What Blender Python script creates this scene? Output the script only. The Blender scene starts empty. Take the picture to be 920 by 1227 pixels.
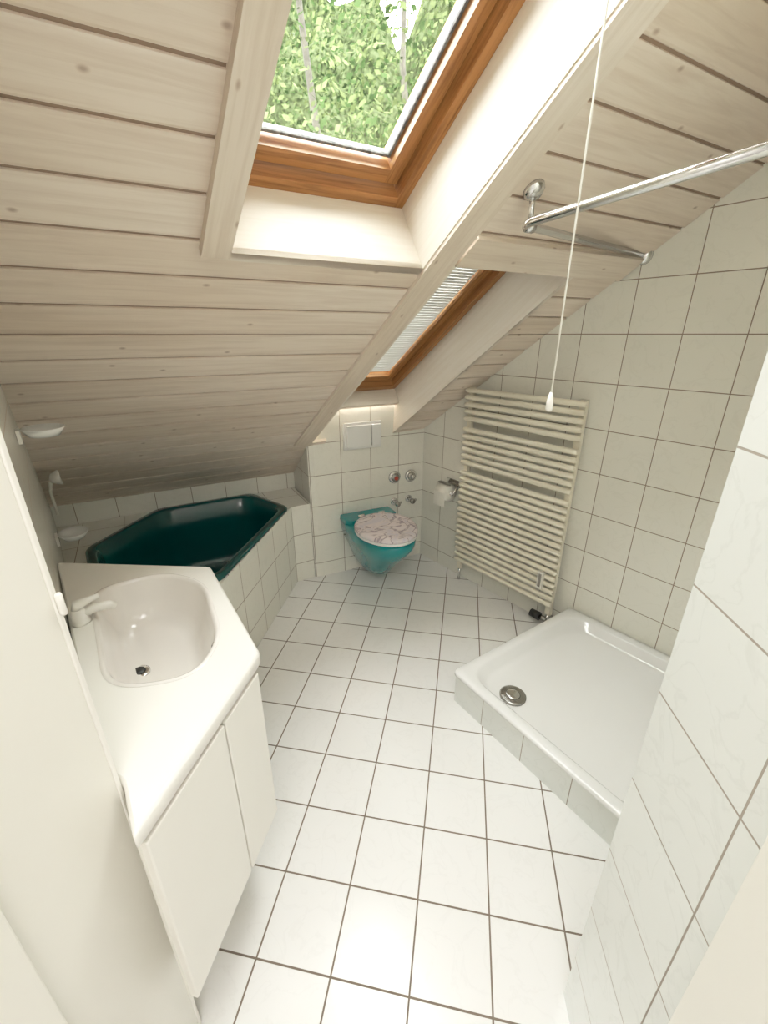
import bpy, math, random
from mathutils import Vector, Matrix, noise
from mathutils.geometry import tessellate_polygon
random.seed(7)
S=1.5
D=math.radians
# ------------------------------------------------------------------ materials
def mat(name,col=(0.8,0.8,0.8),rough=0.5,metal=0.0,coat=0.0):
    m=bpy.data.materials.new(name); m.use_nodes=True
    b=m.node_tree.nodes['Principled BSDF']
    b.inputs['Base Color'].default_value=(*col,1); b.inputs['Roughness'].default_value=rough
    b.inputs['Metallic'].default_value=metal
    b.inputs['Coat Weight'].default_value=coat
    return m
def noisy(name,c1,c2,scale=8,rough=0.5,metal=0.0,coat=0.0,bump=0.0,stretch=(1,1,1)):
    m=mat(name,c1,rough,metal,coat); nt=m.node_tree; N=nt.nodes; L=nt.links
    b=N['Principled BSDF']
    tc=N.new('ShaderNodeTexCoord'); mp=N.new('ShaderNodeMapping'); mp.inputs['Scale'].default_value=stretch
    nz=N.new('ShaderNodeTexNoise'); nz.inputs['Scale'].default_value=scale; nz.inputs['Detail'].default_value=5
    cr=N.new('ShaderNodeValToRGB'); cr.color_ramp.elements[0].color=(*c1,1); cr.color_ramp.elements[1].color=(*c2,1)
    cr.color_ramp.elements[0].position=0.35; cr.color_ramp.elements[1].position=0.65
    L.new(tc.outputs['Object'],mp.inputs[0]); L.new(mp.outputs[0],nz.inputs['Vector']); L.new(nz.outputs['Fac'],cr.inputs[0]); L.new(cr.outputs[0],b.inputs['Base Color'])
    if bump:
        bp=N.new('ShaderNodeBump'); bp.inputs['Strength'].default_value=bump; bp.inputs['Distance'].default_value=0.002
        L.new(nz.outputs['Fac'],bp.inputs['Height']); L.new(bp.outputs[0],b.inputs['Normal'])
    return m
def tile(name,c1,c2,grout,size=0.2,mortar=0.0025,rough=0.22,off=(0,0)):
    m=mat(name,c1,rough); nt=m.node_tree; N=nt.nodes; L=nt.links; b=N['Principled BSDF']
    uv=N.new('ShaderNodeUVMap'); mp=N.new('ShaderNodeMapping'); mp.inputs['Location'].default_value=(off[0],off[1],0)
    L.new(uv.outputs[0],mp.inputs[0])
    br=N.new('ShaderNodeTexBrick'); br.offset=0; br.squash=1; br.inputs['Scale'].default_value=1
    br.inputs['Brick Width'].default_value=size; br.inputs['Row Height'].default_value=size
    br.inputs['Mortar Size'].default_value=mortar; br.inputs['Mortar Smooth'].default_value=0.15
    br.inputs['Color1'].default_value=(1,1,1,1); br.inputs['Color2'].default_value=(.95,.95,.95,1); br.inputs['Mortar'].default_value=(0,0,0,1)
    L.new(mp.outputs[0],br.inputs['Vector'])
    nz=N.new('ShaderNodeTexNoise'); nz.inputs['Scale'].default_value=11; nz.inputs['Detail'].default_value=7; nz.inputs['Distortion'].default_value=.8
    L.new(mp.outputs[0],nz.inputs['Vector'])
    cr=N.new('ShaderNodeValToRGB'); e=cr.color_ramp.elements
    e[0].position=.475; e[0].color=(*c1,1); e[1].position=.525; e[1].color=(*c1,1)
    k=e.new(.5); k.color=(*c2,1)
    L.new(nz.outputs['Fac'],cr.inputs[0])
    mu=N.new('ShaderNodeMix'); mu.data_type='RGBA'; mu.blend_type='MULTIPLY'; mu.inputs[0].default_value=0.6
    L.new(cr.outputs[0],mu.inputs[6]); L.new(br.outputs['Color'],mu.inputs[7])
    mx=N.new('ShaderNodeMix'); mx.data_type='RGBA'; L.new(br.outputs['Fac'],mx.inputs[0]); L.new(mu.outputs[2],mx.inputs[6]); mx.inputs[7].default_value=(*grout,1)
    L.new(mx.outputs[2],b.inputs['Base Color'])
    bp=N.new('ShaderNodeBump'); bp.invert=True; bp.inputs['Strength'].default_value=.5; bp.inputs['Distance'].default_value=.002
    L.new(br.outputs['Fac'],bp.inputs['Height']); L.new(bp.outputs[0],b.inputs['Normal'])
    rm=N.new('ShaderNodeMath'); rm.operation='MULTIPLY_ADD'; L.new(br.outputs['Fac'],rm.inputs[0]); rm.inputs[1].default_value=.6; rm.inputs[2].default_value=rough
    L.new(rm.outputs[0],b.inputs['Roughness'])
    return m
def wood(name,base,dark,knot,rough=.55,knots=True):
    m=mat(name,base,rough); nt=m.node_tree; N=nt.nodes; L=nt.links; b=N['Principled BSDF']
    uv=N.new('ShaderNodeUVMap'); mp=N.new('ShaderNodeMapping'); mp.inputs['Scale'].default_value=(1.5,32,1); L.new(uv.outputs[0],mp.inputs[0])
    nz=N.new('ShaderNodeTexNoise'); nz.inputs['Scale'].default_value=1.9; nz.inputs['Detail'].default_value=8; nz.inputs['Roughness'].default_value=.62; nz.inputs['Distortion'].default_value=.6; L.new(mp.outputs[0],nz.inputs['Vector'])
    cr=N.new('ShaderNodeValToRGB'); e=cr.color_ramp.elements; e[0].position=.32; e[0].color=(*dark,1); e[1].position=.58; e[1].color=(*base,1)
    L.new(nz.outputs['Fac'],cr.inputs[0]); out=cr.outputs[0]
    mp3=N.new('ShaderNodeMapping'); mp3.inputs['Scale'].default_value=(.4,1.3,1); L.new(uv.outputs[0],mp3.inputs[0])
    n3=N.new('ShaderNodeTexNoise'); n3.inputs['Scale'].default_value=2.3; n3.inputs['Detail'].default_value=2; L.new(mp3.outputs[0],n3.inputs['Vector'])
    c3=N.new('ShaderNodeValToRGB'); c3.color_ramp.elements[0].position=.3; c3.color_ramp.elements[0].color=(.88,.84,.79,1); c3.color_ramp.elements[1].position=.7; c3.color_ramp.elements[1].color=(1,1,1,1)
    L.new(n3.outputs['Fac'],c3.inputs[0])
    mm=N.new('ShaderNodeMix'); mm.data_type='RGBA'; mm.blend_type='MULTIPLY'; mm.inputs[0].default_value=1; L.new(out,mm.inputs[6]); L.new(c3.outputs[0],mm.inputs[7]); out=mm.outputs[2]
    if knots:
        mp2=N.new('ShaderNodeMapping'); mp2.inputs['Scale'].default_value=(2.6,5,1); L.new(uv.outputs[0],mp2.inputs[0])
        vo=N.new('ShaderNodeTexVoronoi'); vo.voronoi_dimensions='2D'; vo.inputs['Scale'].default_value=1.25; L.new(mp2.outputs[0],vo.inputs['Vector'])
        c2=N.new('ShaderNodeValToRGB'); c2.color_ramp.elements[0].position=.010; c2.color_ramp.elements[0].color=(.75,.75,.75,1); c2.color_ramp.elements[1].position=.038; c2.color_ramp.elements[1].color=(0,0,0,1)
        L.new(vo.outputs['Distance'],c2.inputs[0])
        mx=N.new('ShaderNodeMix'); mx.data_type='RGBA'; L.new(c2.outputs[0],mx.inputs[0]); L.new(out,mx.inputs[6]); mx.inputs[7].default_value=(*knot,1); out=mx.outputs[2]
    L.new(out,b.inputs['Base Color'])
    bp=N.new('ShaderNodeBump'); bp.inputs['Strength'].default_value=.25; bp.inputs['Distance'].default_value=.001
    L.new(nz.outputs['Fac'],bp.inputs['Height']); L.new(bp.outputs[0],b.inputs['Normal'])
    return m

M_floor=tile('floor_tile',(.89,.885,.87),(.86,.855,.84),(.20,.16,.13),.2,.0026,.2)
M_wall=tile('wall_tile',(.87,.855,.78),(.84,.825,.75),(.31,.24,.18),.2,.0018,.2)
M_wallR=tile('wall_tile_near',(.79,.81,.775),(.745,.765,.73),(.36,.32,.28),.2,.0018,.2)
M_plank=wood('whitewashed_plank',(.88,.785,.685),(.77,.665,.565),(.42,.30,.22))
M_beam=wood('whitewashed_beam',(.86,.77,.665),(.75,.65,.545),(.46,.34,.25))
M_board=wood('white_board',(.88,.815,.73),(.83,.755,.66),(.6,.5,.4),.5,False)
M_brown=wood('varnished_pine',(.52,.26,.10),(.27,.11,.038),(.12,.05,.02),.3,False)
M_groove=mat('groove_shadow_wood',(.37,.27,.20),.8)
M_white=noisy('white_lacquer',(.86,.84,.78),(.84,.82,.76),3,.3)
M_jamb=noisy('cream_jamb_paint',(.83,.81,.74),(.81,.79,.72),3,.35)
M_cream=noisy('cream_lacquer',(.85,.83,.78),(.83,.81,.76),3,.35)
M_acryl=noisy('white_acrylic',(.88,.88,.87),(.86,.86,.85),3,.12,0,.4)
M_basin=noisy('cultured_marble',(.80,.765,.725),(.78,.745,.705),2,.15,0,.4)
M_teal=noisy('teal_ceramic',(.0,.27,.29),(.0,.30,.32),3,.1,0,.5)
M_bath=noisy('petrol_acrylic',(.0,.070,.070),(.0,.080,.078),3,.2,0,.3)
M_chrome=noisy('chrome',(.75,.75,.75),(.68,.68,.68),5,.12,1)
M_steel=noisy('brushed_steel',(.45,.44,.42),(.35,.34,.32),12,.25,1)
M_rad=noisy('ivory_enamel',(.88,.83,.70),(.86,.81,.68),4,.3)
M_black=mat('black_plastic',(.03,.03,.03),.4)
M_paper=noisy('toilet_paper',(.88,.86,.80),(.84,.82,.76),30,.9,bump=.3)
M_cord=noisy('cord_cotton',(.82,.80,.72),(.75,.72,.64),60,.8)
M_glassw=noisy('frosted_white',(.88,.88,.86),(.85,.85,.83),4,.2)
M_plaster=noisy('white_plaster',(.8,.79,.77),(.77,.76,.74),20,.8,bump=.2)
M_rubber=noisy('window_seal',(.10,.10,.10),(.3,.3,.29),60,.8)
M_lid=mat('marbled_lid',(.75,.68,.66),.25)
nt=M_lid.node_tree; N=nt.nodes; L=nt.links
tc=N.new('ShaderNodeTexCoord'); vo=N.new('ShaderNodeTexNoise'); vo.inputs['Scale'].default_value=6; vo.inputs['Detail'].default_value=4; vo.inputs['Distortion'].default_value=2.0
L.new(tc.outputs['Object'],vo.inputs['Vector'])
cr=N.new('ShaderNodeValToRGB'); e=cr.color_ramp.elements; e[0].position=.36; e[0].color=(.80,.74,.76,1); e[1].position=.64; e[1].color=(.68,.64,.70,1)
k=e.new(.455); k.color=(.78,.71,.71,1); k=e.new(.5); k.color=(.34,.29,.34,1); k=e.new(.545); k.color=(.78,.71,.71,1)
L.new(vo.outputs['Fac'],cr.inputs[0]); L.new(cr.outputs[0],N['Principled BSDF'].inputs['Base Color'])
M_glass=bpy.data.materials.new('window_glass'); M_glass.use_nodes=True; nt=M_glass.node_tree; N=nt.nodes; L=nt.links; N.clear()
o=N.new('ShaderNodeOutputMaterial'); tr=N.new('ShaderNodeBsdfTransparent'); tr.inputs[0].default_value=(.93,.96,.94,1); gl=N.new('ShaderNodeBsdfGlossy'); gl.inputs['Roughness'].default_value=.02
fr=N.new('ShaderNodeFresnel'); fr.inputs[0].default_value=1.3; mx=N.new('ShaderNodeMixShader'); L.new(fr.outputs[0],mx.inputs[0]); L.new(tr.outputs[0],mx.inputs[1]); L.new(gl.outputs[0],mx.inputs[2]); L.new(mx.outputs[0],o.inputs[0])
def leafmat(name,c,scale=1.1,detail=2):
    m=bpy.data.materials.new(name); m.use_nodes=True; nt=m.node_tree; N=nt.nodes; L=nt.links; N.clear()
    o=N.new('ShaderNodeOutputMaterial'); d=N.new('ShaderNodeBsdfDiffuse'); t=N.new('ShaderNodeBsdfTranslucent'); a=N.new('ShaderNodeMixShader'); a.inputs[0].default_value=.4
    tc=N.new('ShaderNodeTexCoord'); nz=N.new('ShaderNodeTexNoise'); nz.inputs['Scale'].default_value=scale; nz.inputs['Detail'].default_value=detail; L.new(tc.outputs['Object'],nz.inputs['Vector']); cr=N.new('ShaderNodeValToRGB')
    cr.color_ramp.elements[0].color=(*[q*.4 for q in c],1); cr.color_ramp.elements[1].color=(*[min(1,q*1.6) for q in c],1); cr.color_ramp.elements[0].position=.38; cr.color_ramp.elements[1].position=.62
    L.new(nz.outputs['Fac'],cr.inputs[0]); L.new(cr.outputs[0],d.inputs[0]); L.new(cr.outputs[0],t.inputs[0]); L.new(d.outputs[0],a.inputs[1]); L.new(t.outputs[0],a.inputs[2]); L.new(a.outputs[0],o.inputs[0])
    return m
M_l1=leafmat('leaf_light',(.060,.078,.032)); M_l2=leafmat('leaf_mid',(.022,.036,.014)); M_l3=leafmat('far_canopy',(.035,.045,.022),9,6); M_bark=noisy('bark',(.02,.017,.012),(.04,.035,.025),10,.9)

# ------------------------------------------------------------------ builder
class B:
    def __init__(s): s.v=[];s.f=[];s.m=[];s.sm=[];s.uv=[];s.mats=[]
    def mi(s,m):
        if m not in s.mats: s.mats.append(m)
        return s.mats.index(m)
    def face(s,pts,m,uv=None,smooth=False):
        i=len(s.v); s.v+= [Vector(p) for p in pts]; s.f.append(list(range(i,i+len(pts)))); s.m.append(s.mi(m)); s.sm.append(smooth)
        s.uv.append(uv if uv else [(p[0],p[1]) for p in pts])
    def box8(s,p,m,uvs=False,off=0.0):
        fs=[(3,2,1,0),(4,5,6,7),(0,1,5,4),(1,2,6,5),(2,3,7,6),(3,0,4,7)]
        a=(p[1]-p[0]).normalized()
        for f in fs:
            q=[p[k] for k in f]; n=(q[1]-q[0]).cross(q[2]-q[0])
            if n.length>1e-12: n.normalize()
            b=n.cross(a)
            if b.length<.3: b=Vector((0,0,1))
            s.face(q,m,[(x.dot(a)+off,x.dot(b)+off*3) for x in q])
    def box(s,c,ax,ay,az,m):
        p=[c-ax-ay-az,c+ax-ay-az,c+ax+ay-az,c-ax+ay-az,c-ax-ay+az,c+ax-ay+az,c+ax+ay+az,c-ax+ay+az]
        s.box8(p,m)
    def loft(s,rings,m,smooth=True,cap0=True,cap1=True,closed=True):
        base=len(s.v); n=len(rings[0]); mi=s.mi(m)
        for r in rings: s.v+=[Vector(p) for p in r]
        def q(*ix):
            s.f.append(list(ix)); s.m.append(mi); s.sm.append(smooth); s.uv.append([(s.v[k][0]+s.v[k][1],s.v[k][2]) for k in ix])
        for i in range(len(rings)-1):
            for j in range(n if closed else n-1):
                k=(j+1)%n
                q(base+i*n+j,base+i*n+k,base+(i+1)*n+k,base+(i+1)*n+j)
        if cap0: q(*[base+j for j in range(n)][::-1])
        if cap1: q(*[base+(len(rings)-1)*n+j for j in range(n)])
    def tube(s,pts,r,m,n=14,cap=True):
        pts=[Vector(p) for p in pts]; rings=[]; prev=None
        for i,p in enumerate(pts):
            t=(pts[min(i+1,len(pts)-1)]-pts[max(i-1,0)]).normalized()
            if prev is None:
                a=t.orthogonal().normalized()
            else:
                a=(prev-t*prev.dot(t)).normalized()
            prev=a; b=t.cross(a); rr=r[i] if isinstance(r,(list,tuple)) else r
            rings.append([p+a*rr*math.cos(2*math.pi*j/n)+b*rr*math.sin(2*math.pi*j/n) for j in range(n)])
        s.loft(rings,m,True,cap,cap)
    def prism(s,poly,z0,z1,m,uvlen=True,smooth=False,top=True,bottom=True,mtop=None):
        f0=(lambda p:z0) if not callable(z0) else z0
        f1=(lambda p:z1) if not callable(z1) else z1
        A=[Vector((p[0],p[1],f0(p))) for p in poly]; T=[Vector((p[0],p[1],f1(p))) for p in poly]
        L=0
        for i in range(len(poly)):
            j=(i+1)%len(poly); d=(Vector(poly[j][:2])-Vector(poly[i][:2])).length
            s.face([A[i],A[j],T[j],T[i]],m,[(L,A[i].z),(L+d,A[j].z),(L+d,T[j].z),(L,T[i].z)],smooth); L+=d
        if top: s.face(T,mtop or m)
        if bottom: s.face(A[::-1],m)
    def flat(s,outer,holes,z,m,uvf=None):
        loops=[[Vector((p[0],p[1],0)) for p in outer]]+[[Vector((p[0],p[1],0)) for p in h] for h in holes]
        allp=[p for l in loops for p in l]
        for t in tessellate_polygon(loops):
            q=[allp[k] for k in t]
            if (q[1]-q[0]).cross(q[2]-q[0]).z<0: q=q[::-1]
            s.face([Vector((p.x,p.y,z)) for p in q],m,[uvf(p) if uvf else (p.x,p.y) for p in q])
    def make(s,name,parent=None,bevel=0,merge=True):
        me=bpy.data.meshes.new(name); me.from_pydata(s.v,[],s.f)
        for m in s.mats: me.materials.append(m)
        uvl=me.uv_layers.new(name='UVMap')
        for i,pl in enumerate(me.polygons):
            pl.material_index=s.m[i]; pl.use_smooth=s.sm[i]
            for k,li in enumerate(pl.loop_indices): uvl.data[li].uv=s.uv[i][k]
        ob=bpy.data.objects.new(name,me); bpy.context.scene.collection.objects.link(ob)
        if merge:
            import bmesh
            bm=bmesh.new(); bm.from_mesh(me); bmesh.ops.remove_doubles(bm,verts=bm.verts,dist=1e-5)
            bmesh.ops.recalc_face_normals(bm,faces=bm.faces) if bevel else None
            bm.to_mesh(me); bm.free()
        if bevel:
            md=ob.modifiers.new('bevel','BEVEL'); md.width=bevel; md.segments=3; md.limit_method='ANGLE'; md.angle_limit=D(40)
        if parent: ob.parent=parent
        return ob
def empty(name):
    r=bpy.data.objects.new(name,None); bpy.context.scene.collection.objects.link(r); return r
def fillet(poly,r,k=7):
    out=[]
    for i,p in enumerate(poly):
        a=poly[i-1]; c_=poly[(i+1)%len(poly)]
        rr_=min(r,(a-p).length*.48,(c_-p).length*.48)
        a1=p+(a-p).normalized()*rr_; c1=p+(c_-p).normalized()*rr_
        for q in range(k):
            t_=q/(k-1); out.append((1-t_)**2*a1+2*t_*(1-t_)*p+t_*t_*c1)
    return out
def inset(poly,d):
    n=len(poly); out=[]
    for i in range(n):
        a=Vector(poly[i-1][:2]);b=Vector(poly[i][:2]);c=Vector(poly[(i+1)%n][:2])
        e1=(b-a).normalized();e2=(c-b).normalized(); n1=Vector((-e1.y,e1.x));n2=Vector((-e2.y,e2.x)); k=(n1+n2); k/= max(.3,1+n1.dot(n2))
        out.append(b+k*d)
    return out
def v2(x,y): return Vector((x*S,y*S))
def ccw(p):
    a=sum(p[i].x*p[(i+1)%len(p)].y-p[(i+1)%len(p)].x*p[i].y for i in range(len(p)))
    return p if a>0 else p[::-1]

# ------------------------------------------------------------------ frames
ph=D(61); E=Vector((math.sin(ph),math.cos(ph),0)); RD=Vector((.621,-.784,0)); RN=Vector((.784,.621,0))
Gv=Vector((.621,-.784,.7104)); NR=Vector((-.349,.6297,1)).normalized(); O=Vector((0,0,1.7465))
SK=-.038
def R(a,b,s=0): return (O+E*(a+SK*(b+.87))+Gv*b+NR*s)*S
def cz(p): return 1.7465*S+.349*p[0]-.6297*p[1]
A_R=1.3306; A_L=-.0465
P0=(.177,1.891); TWL=(-.305,1.669); APC=(-.376,1.628)
BWR=(-.41,1.880); BWL=(-1.192,1.431)

# ------------------------------------------------------------------ floor
fa=D(10.2); cdir=Vector((math.sin(fa),math.cos(fa))); rdir=Vector((cdir.y,-cdir.x))
b=B(); pts=[v2(-1.6,-1.2),v2(1.9,-1.2),v2(1.9,2.3),v2(-1.6,2.3)]
def fuv(p): q=Vector((p[0],p[1])); return (q.dot(rdir)+10.032,q.dot(cdir)+10.0737)
top=[Vector((p.x,p.y,0)) for p in pts]; bot=[Vector((p.x,p.y,-.1)) for p in pts]
b.face(top,M_floor,[fuv(p) for p in pts])
for i in range(4): b.face([bot[i],bot[(i+1)%4],top[(i+1)%4],top[i]],M_plaster)
b.face(bot[::-1],M_plaster); b.make('floor')

# ------------------------------------------------------------------ walls
def wall(name,p,q,out,topf=None,z0=0,m=M_wall,th=.12,uo=0.0,vo=0.0,segs=1):
    p=Vector(p);q=Vector(q);out=Vector(out).normalized()*th
    b=B(); d=(q-p).length; t=topf or (lambda x:cz(x)+.05)
    a0=Vector((p.x,p.y,z0));a1=Vector((q.x,q.y,z0));a2=Vector((q.x,q.y,t(q)));a3=Vector((p.x,p.y,t(p)))
    o3=Vector((out.x,out.y,0))
    b.face([a0,a1,a2,a3],m,[(uo,a0.z+vo),(uo+d,a1.z+vo),(uo+d,a2.z+vo),(uo,a3.z+vo)])
    b.face([a1+o3,a0+o3,a3+o3,a2+o3],M_plaster)
    b.face([a3,a2,a2+o3,a3+o3],M_plaster); b.face([a0,a3,a3+o3,a0+o3],M_plaster); b.face([a2,a1,a1+o3,a2+o3],M_plaster)
    return b.make(name)
rwe=v2(P0[0]+.621*2.2,P0[1]-.784*2.2)
wall('wall_right',v2(*P0),rwe,(.784,.621),uo=.02,vo=.1)
def ab(p):
    x,y=p[0]/S,p[1]/S
    return ((.784*x+.621*y)/.9868,(.4848*x-.8746*y)/.9868)
tw=Vector((P0[0]-APC[0],P0[1]-APC[1]))
def twp(a):
    lo,hi=0.0,1.0
    for _ in range(40):
        t=(lo+hi)/2; p=v2(APC[0]+tw.x*t,APC[1]+tw.y*t); aa,bb=ab(p)
        if aa-SK*(bb+.87)<a: lo=t
        else: hi=t
    return p
A1,A2=.79,1.15; ZT=.732*S
b=B(); pL=v2(*TWL); p1=twp(A1+.012); p2=twp(A2); p2b=twp(A2+.013); pR=v2(*P0); Ls=lambda p:(p-v2(*APC)).length+.07
def wq(p,q,zp,zq): b.face([Vector((p.x,p.y,0)),Vector((q.x,q.y,0)),Vector((q.x,q.y,zq)),Vector((p.x,p.y,zp))],M_wall,[(Ls(p),.1),(Ls(q),.1),(Ls(q),zq+.1),(Ls(p),zp+.1)])
if (p1-pL).dot(pR-pL)>0: wq(pL,p1,cz(pL)+.02,cz(p1)+.02)
else: p1=pL
wq(p1,p2b,ZT,ZT); wq(p2b,pR,cz(p2b)+.02,cz(pR)+.02)
b.make('wall_toilet')
back=v2(*BWR)-v2(*TWL)
q0=pL+back
b=B()
b.face([Vector((q0.x,q0.y,0)),Vector((pL.x,pL.y,0)),Vector((pL.x,pL.y,cz(pL)+.02)),Vector((q0.x,q0.y,cz(q0)+.02))],M_wall,[(0,.1),(back.length,.1),(back.length,cz(pL)+.12),(0,cz(q0)+.12)])
b.make('wall_niche')
wall('wall_bath',v2(*BWL),v2(*BWR),(-.48,.87),uo=.1,vo=.1)
wall('wall_left',v2(-.2975,.3017),v2(*BWL),(-.784,-.621),uo=.05,vo=.1)
C1=(.2945,.3535); C2=(.268,.09)
part=[v2(*C2),v2(.268,-.25),v2(1.30,-.25),v2(1.45,.28),v2(1.012,.838),v2(*C1)]
b=B()
def pf(i,j,m,u0):
    p,q=part[i],part[j]; d=(q-p).length
    b.face([Vector((p.x,p.y,0)),Vector((q.x,q.y,0)),Vector((q.x,q.y,cz(q)+.02)),Vector((p.x,p.y,cz(p)+.02))],m,[(u0,.03),(u0+d,.03),(u0+d,cz(q)+.05),(u0,cz(p)+.05)])
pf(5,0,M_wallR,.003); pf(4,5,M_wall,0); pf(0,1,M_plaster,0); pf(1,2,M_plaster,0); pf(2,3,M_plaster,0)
b.make('wall_shower')
flat=lambda x:1.9*S
def slabwall(name,p,q,n): wall(name,v2(*p),v2(*q),n,flat,m=M_plaster)
slabwall('wall_hall_left',(-.62,-1.15),(-.35,.30),(-1,.15))
slabwall('wall_hall_back',(-.62,-1.1),(1.35,-1.1),(0,-1))
slabwall('wall_hall_right',(1.30,-1.15),(1.30,-.2),(1,0))
b=B(); b.prism([v2(-1.6,-1.2),v2(1.9,-1.2),v2(1.9,.0),v2(-1.6,.0)],1.84*S,1.88*S,M_plaster); b.make('ceiling_hall')
b=B(); b.prism([v2(-.36,.318),v2(-.37,.20),v2(.279,.20),v2(.2945,.3535)],1.40*S,lambda p:cz(p)+.02,M_plaster); b.make('wall_door')

# ------------------------------------------------------------------ ceiling
b=B()
SP=.066
def plank(a0f,a1f,lo,hi):
    k=math.floor(lo/SP)
    while k*SP<hi:
        v0=max(lo,k*SP); v1=min(hi,(k+1)*SP); k+=1
        if v1-v0<.004: continue
        u0=a0f((v0+v1)/2); u1=a1f((v0+v1)/2)
        rr=random.Random(k*13+5).random()*37
        prof=[(v0,.012),(v0,.004),(v0+.0035,.004),(v0+.005,.001),(v0+.008,0),(v1,0),(v1,.012)]
        if v1-v0<.02: prof=[(v0,.012),(v0,0),(v1,0),(v1,.012)]
        for i in range(len(prof)-1):
            (x,s0),(y,s1)=prof[i],prof[i+1]
            q=[R(u0,x,s0),R(u1,x,s0),R(u1,y,s1),R(u0,y,s1)]
            g=(len(prof)>4 and i in (0,1))
            b.face(q[::-1],M_groove if g else M_plank,[(u0*S+rr,x*S+rr),(u1*S+rr,x*S+rr),(u1*S+rr,y*S+rr),(u0*S+rr,y*S+rr)][::-1])
        b.face([R(u0,v0,.012),R(u1,v0,.012),R(u1,v1,.012),R(u0,v1,.012)],M_plank)
S1L,S1R,S1B,S1T=.3214,.712,-.872,-.25
S2L,S2R,S2T=A1,A2,-.85
c=lambda x:(lambda v:x)
ar=lambda v:A_R+.012-SK*(v+.87)
al=lambda v:A_L-.012-SK*(v+.87)
plank(al,c(S1L-.02),-1.9,.15)
plank(c(S1L-.02),c(S1R+.01),-1.9,S1B)
plank(c(S1L-.02),c(S1R+.01),S1T,.15)
plank(c(S1R+.01),c(A1+.06),-1.9,-1.60)
plank(c(A1-.01),ar,S2T,.15)
plank(c(S2R),ar,-1.66,S2T)
b.make('ceiling',merge=False)

def rbox(b,a0,a1,b0,b1,s0,s1,m,off=0.0,along='b'):
    if along=='a':
        p=[R(a0,b0,s0),R(a1,b0,s0),R(a1,b1,s0),R(a0,b1,s0),R(a0,b0,s1),R(a1,b0,s1),R(a1,b1,s1),R(a0,b1,s1)]
    else:
        p=[R(a1,b0,s0),R(a1,b1,s0),R(a0,b1,s0),R(a0,b0,s0),R(a1,b0,s1),R(a1,b1,s1),R(a0,b1,s1),R(a0,b0,s1)]
    b.box8(p,m,off=off)
SD=.18
b=B(); rbox(b,.272,S1L-.004,S1B+.004,.15,-.018,.013,M_beam,3.1); b.make('trim_1')
b=B(); rbox(b,S1R+.002,A1-.016,-1.60,.15,-.008,.013,M_beam,7.7); b.make('trim_2')
b=B(); rbox(b,A1-.012,A_R-.004,S2T-.005,S2T+.055,-.010,0,M_beam,5.7,'a'); b.make('trim_3')
def shaft(name,a0,a1,b0,b1,sb0=0.0,ext=0.0):
    b=B(); t=.014
    rbox(b,a0-t,a0,b0-t-ext,b1+t,0,SD+.03,M_board,1.3)
    rbox(b,a1,a1+t,b0-t-ext,b1+t,0,SD+.03,M_board,2.9)
    rbox(b,a0,a1,b0-t,b0,sb0,SD+.03,M_board,4.1,'a')
    rbox(b,a0,a1,b1,b1+t,0,SD+.03,M_board,5.3,'a')
    if ext:
        rbox(b,a0,a1,b0-t-ext,b0-t,SD,SD+.03,M_board,6.1,'a')
    return b.make(name)
shaft('trim_4',S1L,S1R,S1B,S1T)
S2B=-1.515
shaft('trim_5',S2L,S2R,S2B,S2T,.088,.13)
def window(name,a0,a1,b0,b1,blind=False):
    root=empty(name)
    def frame(nm,o,w,s0,s1,m):
        b=B(); w2=w/1.2266
        rbox(b,a0+o,a0+o+w,b0+o,b1-o,s0,s1,m,1.1); rbox(b,a1-o-w,a1-o,b0+o,b1-o,s0,s1,m,2.2)
        rbox(b,a0+o+w,a1-o-w,b0+o,b0+o+w2,s0,s1,m,3.3,'a'); rbox(b,a0+o+w,a1-o-w,b1-o-w2,b1-o,s0,s1,m,4.4,'a')
        return b.make(nm,root,.002)
    frame('outer_frame',.0005,.022,SD-.03,SD+.03,M_brown)
    frame('sash',.0245,.0280,SD-.005,SD+.045,M_brown)
    frame('sash_gap',.0226,.0019,SD+.0,SD+.03,M_rubber)
    frame('seal',.0535,.005,SD+.015,SD+.03,M_rubber)
    b=B(); rbox(b,a0+.054,a1-.054,b0+.05,b1-.05,SD+.02,SD+.024,M_glass,0,'a'); b.make('pane',root)
    if blind:
        b=B(); n=60
        for i in range(n):
            v=b0+.06+(b1-b0-.1)*i/n
            rbox(b,a0+.056,a1-.056,v,v+.0085,SD+.008,SD+.010,M_glassw,0,'a')
        b.make('blind_slats',root)
        b=B(); rbox(b,a0+.03,a1-.03,b1-.055,b1-.03,SD-.02,SD+.01,M_chrome,0,'a'); b.make('blind_rail',root)
    return root
window('window_1',S1L,S1R,S1B,S1T)
window('window_2',S2L,S2R,S2B,S2T,True)

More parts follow.
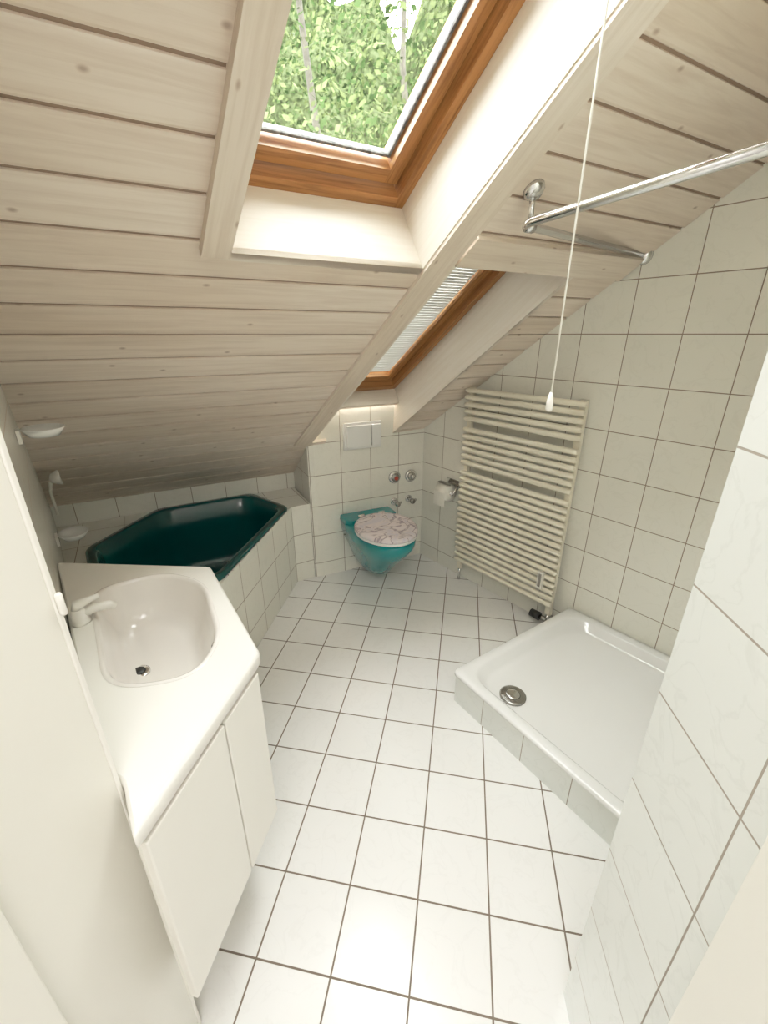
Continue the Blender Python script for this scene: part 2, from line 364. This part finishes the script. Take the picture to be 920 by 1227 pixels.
# ------------------------------------------------------------------ bath surround + tub
ZB=.35*S
broot=empty('bathtub')
led=[v2(-1.188,1.428),v2(-.775,.905),v2(-.4595,1.04),v2(-.3775,1.626),v2(-.307,1.668),v2(-.412,1.876)]
tubo=ccw([v2(-.965,1.24),v2(-.77,.97),v2(-.463,1.050),v2(-.380,1.605),v2(-.575,1.770),v2(-.90,1.585)])
def ring(poly,z): return [Vector((p[0],p[1],z)) for p in poly]
def tring(d,z,r=.05): return ring(fillet(inset(tubo,d),r,7),z)
b=B()
b.flat(led,[[Vector((p.x,p.y)) for p in tring(.02,0)]],ZB,M_wall,lambda p:(Vector((p[0],p[1])).dot(Vector((E.x,E.y)))+10,Vector((p[0],p[1])).dot(Vector((-E.y,E.x)))+10))
for i in (1,2,3):
    p,q=led[i],led[i+1]; d=(q-p).length; u0=[0,.06,.02,.0][i]
    b.face([Vector((p.x,p.y,0)),Vector((q.x,q.y,0)),Vector((q.x,q.y,ZB)),Vector((p.x,p.y,ZB))],M_wall,[(u0,.07),(u0+d,.07),(u0+d,ZB+.07),(u0,ZB+.07)])
b.make('tiled_surround',broot)
b=B()
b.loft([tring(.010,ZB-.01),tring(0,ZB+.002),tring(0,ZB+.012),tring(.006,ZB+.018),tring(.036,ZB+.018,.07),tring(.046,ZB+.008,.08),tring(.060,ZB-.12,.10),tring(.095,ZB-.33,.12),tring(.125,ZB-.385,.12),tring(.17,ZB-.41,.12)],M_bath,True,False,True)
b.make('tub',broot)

# ------------------------------------------------------------------ toilet (wall hung)
TC=Vector((-.085*S,(1.81+.4606*-.085)*S-.004,0)); td=Vector((tw.x,tw.y,0)).normalized(); tn=Vector((td.y,-td.x,0)); TC+=tn*.006
def T(x,y,z): return TC+td*x+tn*y+Vector((0,0,z))
def outl(hw,ln,y0=0.0,n=40,k=2.3,zf=None,st=.35):
    pts=[]; ys=y0+(ln-y0)*st
    pts.append((-hw*.97,y0)); pts.append((-hw,ys*.6))
    for i in range(n+1):
        a=math.pi-math.pi*i/n
        cx=math.copysign(abs(math.cos(a))**(2/k),math.cos(a)); sy=abs(math.sin(a))**(2/k)
        pts.append((hw*cx,ys+(ln-ys)*sy))
    pts.append((hw,ys*.6)); pts.append((hw*.97,y0))
    return pts
b=B(); rg=[]
for z,hw,ln in [(.075,.05,.20),(.08,.075,.26),(.10,.092,.30),(.15,.108,.345),(.21,.13,.40),(.27,.158,.465),(.32,.174,.515),(.355,.180,.535),(.385,.181,.54),(.393,.178,.536),(.396,.168,.525)]:
    rg.append([T(x,y,z) for x,y in outl(hw,ln)])
b.loft(rg,M_teal,True)
b.loft([[T(x,y,z) for x,y in [(-w,0),(-w,.10),(-w*.8,.135),(w*.8,.135),(w,.10),(w,0)]] for z,w in [(.39,.178),(.416,.176),(.422,.165)]],M_teal,False)
def oval(hw,y0,y1,z,n=48):
    c=(y0+y1)/2; h=(y1-y0)/2
    r=[]
    for i in range(n):
        a=2*math.pi*i/n; f=1-.06*math.sin(a)
        r.append(T(hw*math.cos(a)*f,c+h*math.sin(a),z))
    return r
b.loft([oval(.17,.125,.525,.397),oval(.182,.115,.54,.403),oval(.184,.113,.543,.412),oval(.178,.118,.537,.417)],M_glassw,True)
b.loft([oval(.176,.12,.535,.4175),oval(.184,.112,.543,.424),oval(.184,.112,.543,.436),oval(.176,.12,.535,.444),oval(.15,.15,.505,.447)],M_lid,True)
for sx in (-.07,.07): b.tube([T(sx-.02,.105,.43),T(sx+.02,.105,.43)],.012,M_chrome)
ob=b.make('toilet')

# flush plate
b=B(); fx=(-.094+.085)*S
b.box(T(fx,.010,.617*S),td*.125,tn*.010,Vector((0,0,.082)),M_glassw)
b.box(T(fx-.03,.026,.617*S),td*.078,tn*.008,Vector((0,0,.066)),M_glassw)
b.box(T(fx+.085,.026,.617*S),td*.03,tn*.008,Vector((0,0,.066)),M_glassw)
b.make('flush_plate',bevel=.003)
b=B()
def disc(c,n,r,h,m,seg=28): b.tube([c,c+n*h*.7,c+n*h],[r,r,r*.85],m,seg)
for lx,z in ((.044,.416),(.118,.412)):
    c=T((lx+.085)*S*1.10,.001,z*S); disc(c,tn,.042,.012,M_chrome); disc(c+tn*.012,tn,.028,.016,M_steel); disc(c+tn*.028,tn,.014,.01,mat('red_cap',(.4,.05,.03),.4) if lx<.1 else M_chrome)
for lx,z in ((.044,.30),(.112,.302)):
    c=T((lx+.085)*S*1.10,.001,z*S); disc(c,tn,.026,.008,M_chrome); b.tube([c,c+tn*.05],.011,M_chrome); b.tube([c+tn*.04-td*.0,c+tn*.04+td*.035],.009,M_chrome); disc(c+tn*.05,tn,.019,.018,M_steel,12)
b.make('shutoff_valves')

# ------------------------------------------------------------------ right wall things
W0=Vector((P0[0]*S,P0[1]*S,0))
def W(s,o,z): return W0+RD*s-RN*o+Vector((0,0,z))
b=B(); s0,s1=.273*S,.730*S; z0,z1=.06*S,.82*S
for s_ in (s0+.02,s1-.02):
    b.loft([[W(s_+dx,.05+dy,z) for dx,dy in [(-.018,0),(-.014,-.014),(.014,-.014),(.018,0),(.014,.012),(-.014,.012)]] for z in (z0,z1)],M_rad,False)
pitch=.0385
z=z1-.015
for gi,cnt in enumerate((5,6,16)):
    for i in range(cnt):
        b.tube([W(s0-.002,.078,z),W(s0+.01,.078,z),W(s1-.01,.078,z),W(s1+.002,.078,z)],[.010,.0135,.0135,.010],M_rad,12)
        z-=pitch
    z-=.024
for s_ in (s0+.06,s1-.06):
    for zz in (z0+.15,z1-.12):
        b.tube([W(s_,.002,zz),W(s_,.065,zz)],.010,M_rad)
b.box(W(s1-.07,.098,.30),RD*.016,RN*.008,Vector((0,0,.05)),M_white)
b.box(W(s1-.07,.107,.30),RD*.008,RN*.001,Vector((0,0,.038)),M_steel)
b.tube([W(s1-.02,.05,z0-.005),W(s1-.02,.05,z0-.045)],.011,M_chrome)
b.tube([W(s1-.02,.05,z0-.04),W(s1-.02,.002,z0-.04)],.010,M_chrome)
b.tube([W(s1-.06,.06,z0-.035),W(s1-.02,.06,z0-.035)],.015,M_steel); b.tube([W(s1-.115,.06,z0-.035),W(s1-.06,.06,z0-.035)],[.022,.024],M_black,18)
b.tube([W(s0+.02,.05,z0),W(s0+.02,.05,.005)],.008,M_chrome)
b.make('towel_radiator')
# toilet paper holder
b=B(); TP=.285; c=W(TP,.070,.580)
b.tube([c-RD*.048,c+RD*.048],.052,M_paper,28); b.tube([c-RD*.06,c+RD*.06],.012,M_steel)
b.box(c+RN*-.053+Vector((0,0,-.035)),RD*.047,RN*.001,Vector((0,0,.045)),M_paper)
angs=[D(q) for q in range(20,111,10)]
b.loft([[c+RD*sg*.055+RN*.060*math.cos(a)+Vector((0,0,.060*math.sin(a))) for a in angs] for sg in (-1,1)],M_steel,True,False,False,closed=False)
b.box(W(TP,.004,.62),RD*.05,RN*.003,Vector((0,0,.03)),M_chrome)
b.tube([W(TP+.06,.004,.61),W(TP+.06,.040,.61),W(TP+.06,.070,.575)],.006,M_chrome)
b.make('toilet_paper_holder')

# ------------------------------------------------------------------ shower tray
ZS=.11*S
FD=Vector((math.sin(D(34.5)),-math.cos(D(34.5)),0)); SDv=Vector((.829,.559,0))
FL=Vector((.196*S,.970*S,0))
def onRW(p,d): return p+d*((1.313*S-.004-p.dot(RN))/d.dot(RN))
BLt=onRW(FL,SDv)
pn=Vector((-.559,.829,0))
def toPart(p,dd):
    k=(p-Vector((C1[0]*S,C1[1]*S,0))).dot(pn)-.006
    return p+dd*(k/(-dd.dot(pn)))
FR=toPart(FL,FD); BRt=toPart(BLt,RD)
poly2=ccw([Vector((p.x,p.y)) for p in (FL,FR,BRt,BLt)])
b=B()
base=inset(poly2,.012)
for i in range(4):
    p,q=base[i],base[(i+1)%4]; d=(q-p).length
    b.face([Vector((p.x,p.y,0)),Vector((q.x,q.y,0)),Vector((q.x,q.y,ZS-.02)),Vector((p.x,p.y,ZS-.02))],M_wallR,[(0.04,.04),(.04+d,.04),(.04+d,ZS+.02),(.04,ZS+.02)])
rings=[]
for d,z,r_ in [(.010,ZS-.022,.03),(.0,ZS-.018,.03),(.0,ZS-.004,.03),(.004,ZS,.03),(.040,ZS,.10),(.050,ZS-.006,.11),(.065,ZS-.045,.13),(.085,ZS-.055,.13)]:
    rings.append([Vector((p.x,p.y,z)) for p in fillet(inset(poly2,d),r_,10)])
b.loft(rings,M_acryl,True,False,True)
dc=Vector((.356*S,.910*S,ZS-.054)); b.tube([dc,dc+Vector((0,0,.006)),dc+Vector((0,0,.010))],[.054,.054,.048],M_steel,36)
b.tube([dc+Vector((0,0,.010)),dc+Vector((0,0,.013))],[.03,.026],M_chrome,24)
b.make('shower_tray')

# ------------------------------------------------------------------ shower rail
b=B(); zr=1.186*S
cn=Vector((.254*S,.934*S,zr)); wl=Vector((.666*S,1.2715*S,zr)); wl=wl+RN*((1.313*S-.004)-wl.dot(RN))
d2=(wl-cn).normalized(); far=Vector((.545*S,.42*S,zr+.022)); d1=(far-cn).normalized()
rad=.04
path=[far]
for i in range(9):
    t_=i/8; a=cn+d1*rad; c_=cn+d2*rad
    path.append((1-t_)**2*a+2*t_*(1-t_)*cn+t_*t_*c_)
path.append(wl)
b.tube(path,.0115,M_chrome,16)
b.tube([wl,wl-RN*.012,wl-RN*.022],[.034,.032,.018],M_chrome,24)
st=cn+d2*.035; topz=cz(st)
b.tube([Vector((st.x,st.y,zr-.0)),Vector((st.x,st.y,topz))],.008,M_chrome)
b.tube([Vector((st.x,st.y,topz))+NR*-.022,Vector((st.x,st.y,topz))+NR*-.010,Vector((st.x,st.y,topz))],[.016,.028,.030],M_chrome,24)
b.tube([st-d2*.012,st+d2*.012],.016,M_chrome,20)
b.make('shower_curtain_rail')

# pull cord
b=B(); px,py=.23*S,.611*S
b.tube([Vector((px,py,.925*S)),Vector((px,py,cz((px,py))))],.0020,M_cord,8)
b.tube([Vector((px,py,.900*S)),Vector((px,py,.903*S)),Vector((px,py,.915*S)),Vector((px,py,.926*S))],[.004,.0075,.0065,.003],M_white,16)
b.make('pull_cord')

# ------------------------------------------------------------------ vanity
ZC=.55*S
van=ccw([v2(-.700,.813),v2(-.321,.337),v2(-.2857,.3237),v2(-.243,.265),v2(-.19,.53),v2(-.364,.794)])
def vr(d,z,r=.012): return ring(fillet(inset(van,d),r,5),z)
bas=ccw([v2(-.562,.702),v2(-.455,.775),v2(-.350,.735),v2(-.258,.565),v2(-.264,.475),v2(-.380,.447)])
def br_(d,z,r=.085): return ring(fillet(inset(bas,d),r,9),z)
root=empty('vanity')
b=B()
b.flat(vr(.006,0),[br_(0,0)],ZC,M_cream)
b.flat(vr(.020,0),[br_(.012,0)],ZC-.04,M_cream)
b.loft([vr(.02,ZC-.04),vr(.004,ZC-.038),vr(0,ZC-.03),vr(0,ZC-.008),vr(.002,ZC-.003),vr(.006,ZC)],M_cream,True,False,False)
b.make('countertop',root,merge=False)
b=B()
b.loft([br_(0,ZC+.0005),br_(.005,ZC+.003),br_(.010,ZC+.001),br_(.014,ZC-.008),br_(.024,ZC-.05),br_(.042,ZC-.10,.09),br_(.062,ZC-.125,.09),br_(.09,ZC-.134,.08)],M_basin,True,False,True)
dr=Vector((-.420*S,.580*S,ZC-.1335))
b.tube([dr,dr+Vector((0,0,.004)),dr+Vector((0,0,.006))],[.026,.026,.021],M_chrome,24)
b.tube([dr+Vector((0,0,.006)),dr+Vector((0,0,.010))],[.016,.014],M_black,20)
oc=Vector((-.279*S,.575*S,ZC-.045)); on=Vector((-.88,-.40,.2)).normalized()
b.tube([oc-on*.01,oc+on*.006,oc+on*.008],[.014,.014,.010],M_steel,20); b.tube([oc+on*.008,oc+on*.009],.008,M_black,16)
b.make('basin',root,merge=False)
b=B(); cab=ccw([v2(-.672,.790),v2(-.318,.352),v2(-.282,.332),v2(-.252,.278),v2(-.206,.529),v2(-.372,.779)]); b.prism(cab,.195*S,ZC-.039,M_white,top=False); b.make('cabinet',root)
pA=v2(-.243,.265); pB=v2(-.19,.53); ed=(pB-pA).normalized(); no=Vector((ed.y,-ed.x)); ln=(pB-pA).length
for k,(f0,f1) in enumerate(((.05,.60),(.612,.965))):
    c2=pA+ed*ln*(f0+f1)/2-no*.012; h=(ZC-.045-.195*S)/2
    b=B(); b.box(Vector((c2.x,c2.y,.195*S+h)),Vector((ed.x,ed.y,0))*ln*(f1-f0)/2,Vector((no.x,no.y,0))*.009,Vector((0,0,h-.004)),M_white)
    b.make('door_panel_%d'%(k+1),root,.003)
b=B(); fd=Vector((.784,.621,0)); fb=Vector(((-.0459-.621*.590)/.784*S,.590*S,ZC))+fd*.030
b.tube([fb,fb+Vector((0,0,.005)),fb+Vector((0,0,.010)),fb+Vector((0,0,.036)),fb+Vector((0,0,.044))],[.021,.021,.018,.017,.012],M_cream,24)
b.tube([fb+Vector((0,0,.025)),fb+fd*.035+Vector((0,0,.030)),fb+fd*.068+Vector((0,0,.026)),fb+fd*.078+Vector((0,0,.018))],[.013,.011,.011,.010],M_cream,16)
b.tube([fb+Vector((0,0,.042)),fb+Vector((0,0,.052)),fb+fd*.03+Vector((0,0,.058)),fb+fd*.05+Vector((0,0,.060))],[.014,.013,.008,.006],M_cream,16)
b.make('basin_faucet')

# ------------------------------------------------------------------ left wall accessories
LD=Vector((-.621,.784,0)); LN=Vector((.784,.621,0))
def LW(y,o,z):
    x=(-.0459-.621*y)/.784
    return Vector((x*S,y*S,z*S))+LN*o
def dish(y,z,name,k=1.0):
    b=B(); rg=[]
    for r_,h in ((.2,-.012),(.7,-.006),(1,.018),(.95,.020),(.75,.004),(.1,.0)):
        ringp=[]
        for i in range(24):
            a=math.pi*2*i/24
            ringp.append(LW(y,.066*k,z)+LD*.065*k*r_*math.cos(a)+LN*.055*k*r_*math.sin(a)+Vector((0,0,h)))
        rg.append(ringp)
    b.loft(rg,M_glassw,True)
    b.box(LW(y,.007,z),LD*.03,LN*.005,Vector((0,0,.02)),M_white)
    b.make(name)
dish(.86,.81,'soap_dish',1.05); dish(1.07,.475,'soap_dish')
b=B(); c=LW(1.18,.03,.50)
b.tube([c,c+Vector((0,0,.03)),c+Vector((0,0,.11)),c+LN*.01+Vector((0,0,.15))],[.006,.006,.006,.007],M_cord,10)
c2=c+LN*.012+Vector((0,0,.155)); b.tube([c2,c2+LN*.012+Vector((0,0,.008)),c2+LN*.035+Vector((0,0,.012)),c2+LN*.036+Vector((0,0,.012))],[.01,.025,.034,.03],M_white,20)
b.make('hand_shower')

# ------------------------------------------------------------------ door frame
root=empty('door_1')
zt=1.398*S
b=B()
b.prism([v2(-.2877,.318),v2(-.345,.318),v2(-.36,.03),v2(-.320,.03)],0,zt,M_jamb); b.make('jamb_left',root,.004)
b=B(); b.prism([v2(-.2865,.3225),v2(-.3065,.3225),v2(-.3080,.3165),v2(-.2865,.3165)],0,zt,M_white); b.make('jamb_edge',root,.002)
b=B(); b.prism([v2(-.2930,.19),v2(-.3,.19),v2(-.319,.03),v2(-.3075,.03)],0,zt,M_jamb); b.make('door_stop',root,.003)
b=B(); b.tube([Vector((-.2835*S,.3195*S,z*S)) for z in (.770,.772,.790,.792)],[.003,.0045,.0045,.003],M_white,14); b.make('hinge',root)
b=B(); b.prism([v2(.2795,.192),v2(.262,.03),v2(.249,.03),v2(.2655,.192)],0,zt,M_jamb); b.make('jamb_right',root,.004)

# ------------------------------------------------------------------ outside: trees
b=B(); rnd_=random.Random(3)
for i in range(38000):
    y=rnd_.uniform(5.5,12); x=rnd_.uniform(-6,4.5); z=rnd_.uniform(1.0,8.5)
    cl=math.sin(x*1.7+1)*math.cos(z*1.3)+math.sin(y*1.1+z)*.6
    if cl<-.85 and rnd_.random()<.8: continue
    s_=rnd_.uniform(.025,.07)
    a=Vector((rnd_.gauss(0,1),rnd_.gauss(0,1),rnd_.gauss(0,1))).normalized(); c_=a.orthogonal().normalized(); d_=a.cross(c_)
    p=Vector((x,y,z))
    b.face([p-c_*s_,p-d_*s_*.5,p+c_*s_,p+d_*s_*.5],M_l1 if rnd_.random()<.6 else M_l2)
for i in range(7):
    x=-5+i*1.4+rnd_.uniform(-.4,.4); y=rnd_.uniform(7,9.5); pts=[Vector((x+.15*math.sin(k*1.3+i),y,-1+k*1.3)) for k in range(8)]
    b.tube(pts,[.10-.011*k for k in range(8)],M_bark,8)
nx,nz=60,44; g=[]
for i in range(nx+1):
    for j in range(nz+1):
        x=-9+17*i/nx; z=-1+10.5*j/nz
        dd=noise.noise(Vector((x*.7,z*.7,1)))*1.2+noise.noise(Vector((x*2.3,z*2.3,5)))*.5
        g.append(Vector((x,13+dd+.05*z*z*.5,z+noise.noise(Vector((x*1.1,0,9)))*1.2*(j/nz))))
for i in range(nx):
    for j in range(nz):
        q=[g[i*(nz+1)+j],g[(i+1)*(nz+1)+j],g[(i+1)*(nz+1)+j+1],g[i*(nz+1)+j+1]]
        b.face(q,M_l3)
b.make('tree_foliage',merge=False)

# ------------------------------------------------------------------ light
w=bpy.data.worlds.new('overcast_sky'); bpy.context.scene.world=w; w.use_nodes=True
bg=w.node_tree.nodes['Background']; bg.inputs[0].default_value=(1.0,.975,.945,1); bg.inputs[1].default_value=15
def portal(name,a0,a1,b0,b1):
    l=bpy.data.lights.new(name,'AREA'); l.shape='RECTANGLE'; l.size=(a1-a0)*S; l.size_y=(b1-b0)*1.2266*S; l.cycles.is_portal=True
    o=bpy.data.objects.new(name,l); bpy.context.scene.collection.objects.link(o)
    c=R((a0+a1)/2,(b0+b1)/2,SD+.06); y=Gv.normalized(); x=y.cross(NR).normalized()
    o.matrix_world=Matrix(((x.x,y.x,NR.x,c.x),(x.y,y.y,NR.y,c.y),(x.z,y.z,NR.z,c.z),(0,0,0,1)))
portal('skylight_portal',S1L,S1R,S1B,S1T); portal('skylight_portal',S2L,S2R,S2B,S2T)
ld=bpy.data.lights.new('hall_fill','AREA'); ld.energy=20; ld.size=1.0; ld.color=(1,.95,.88)  # unseen warm fill light, added to brighten the near floor and counter
lo=bpy.data.objects.new('hall_fill',ld); bpy.context.scene.collection.objects.link(lo); lo.location=(.1,-.7,2.6); lo.rotation_euler=(D(25),0,0)

# ------------------------------------------------------------------ camera
cd=bpy.data.cameras.new('camera'); cam=bpy.data.objects.new('camera',cd); bpy.context.scene.collection.objects.link(cam)
cd.sensor_fit='HORIZONTAL'; cd.sensor_width=36; cd.lens=517/920*36; cd.clip_start=.02
cam.location=(0,0,1.0*S); cam.rotation_euler=(D(90-22.4),0,0)
bpy.context.scene.camera=cam
vs=bpy.context.scene.view_settings
vs.view_transform='Standard'; vs.exposure=0.42
vs.use_curve_mapping=True
cm=vs.curve_mapping; cv=cm.curves[3]
cv.points[0].location=(0,0); cv.points[1].location=(1,.91)
for p in ((.12,.15),(.35,.43),(.65,.70)): cv.points.new(*p)
cm.update()
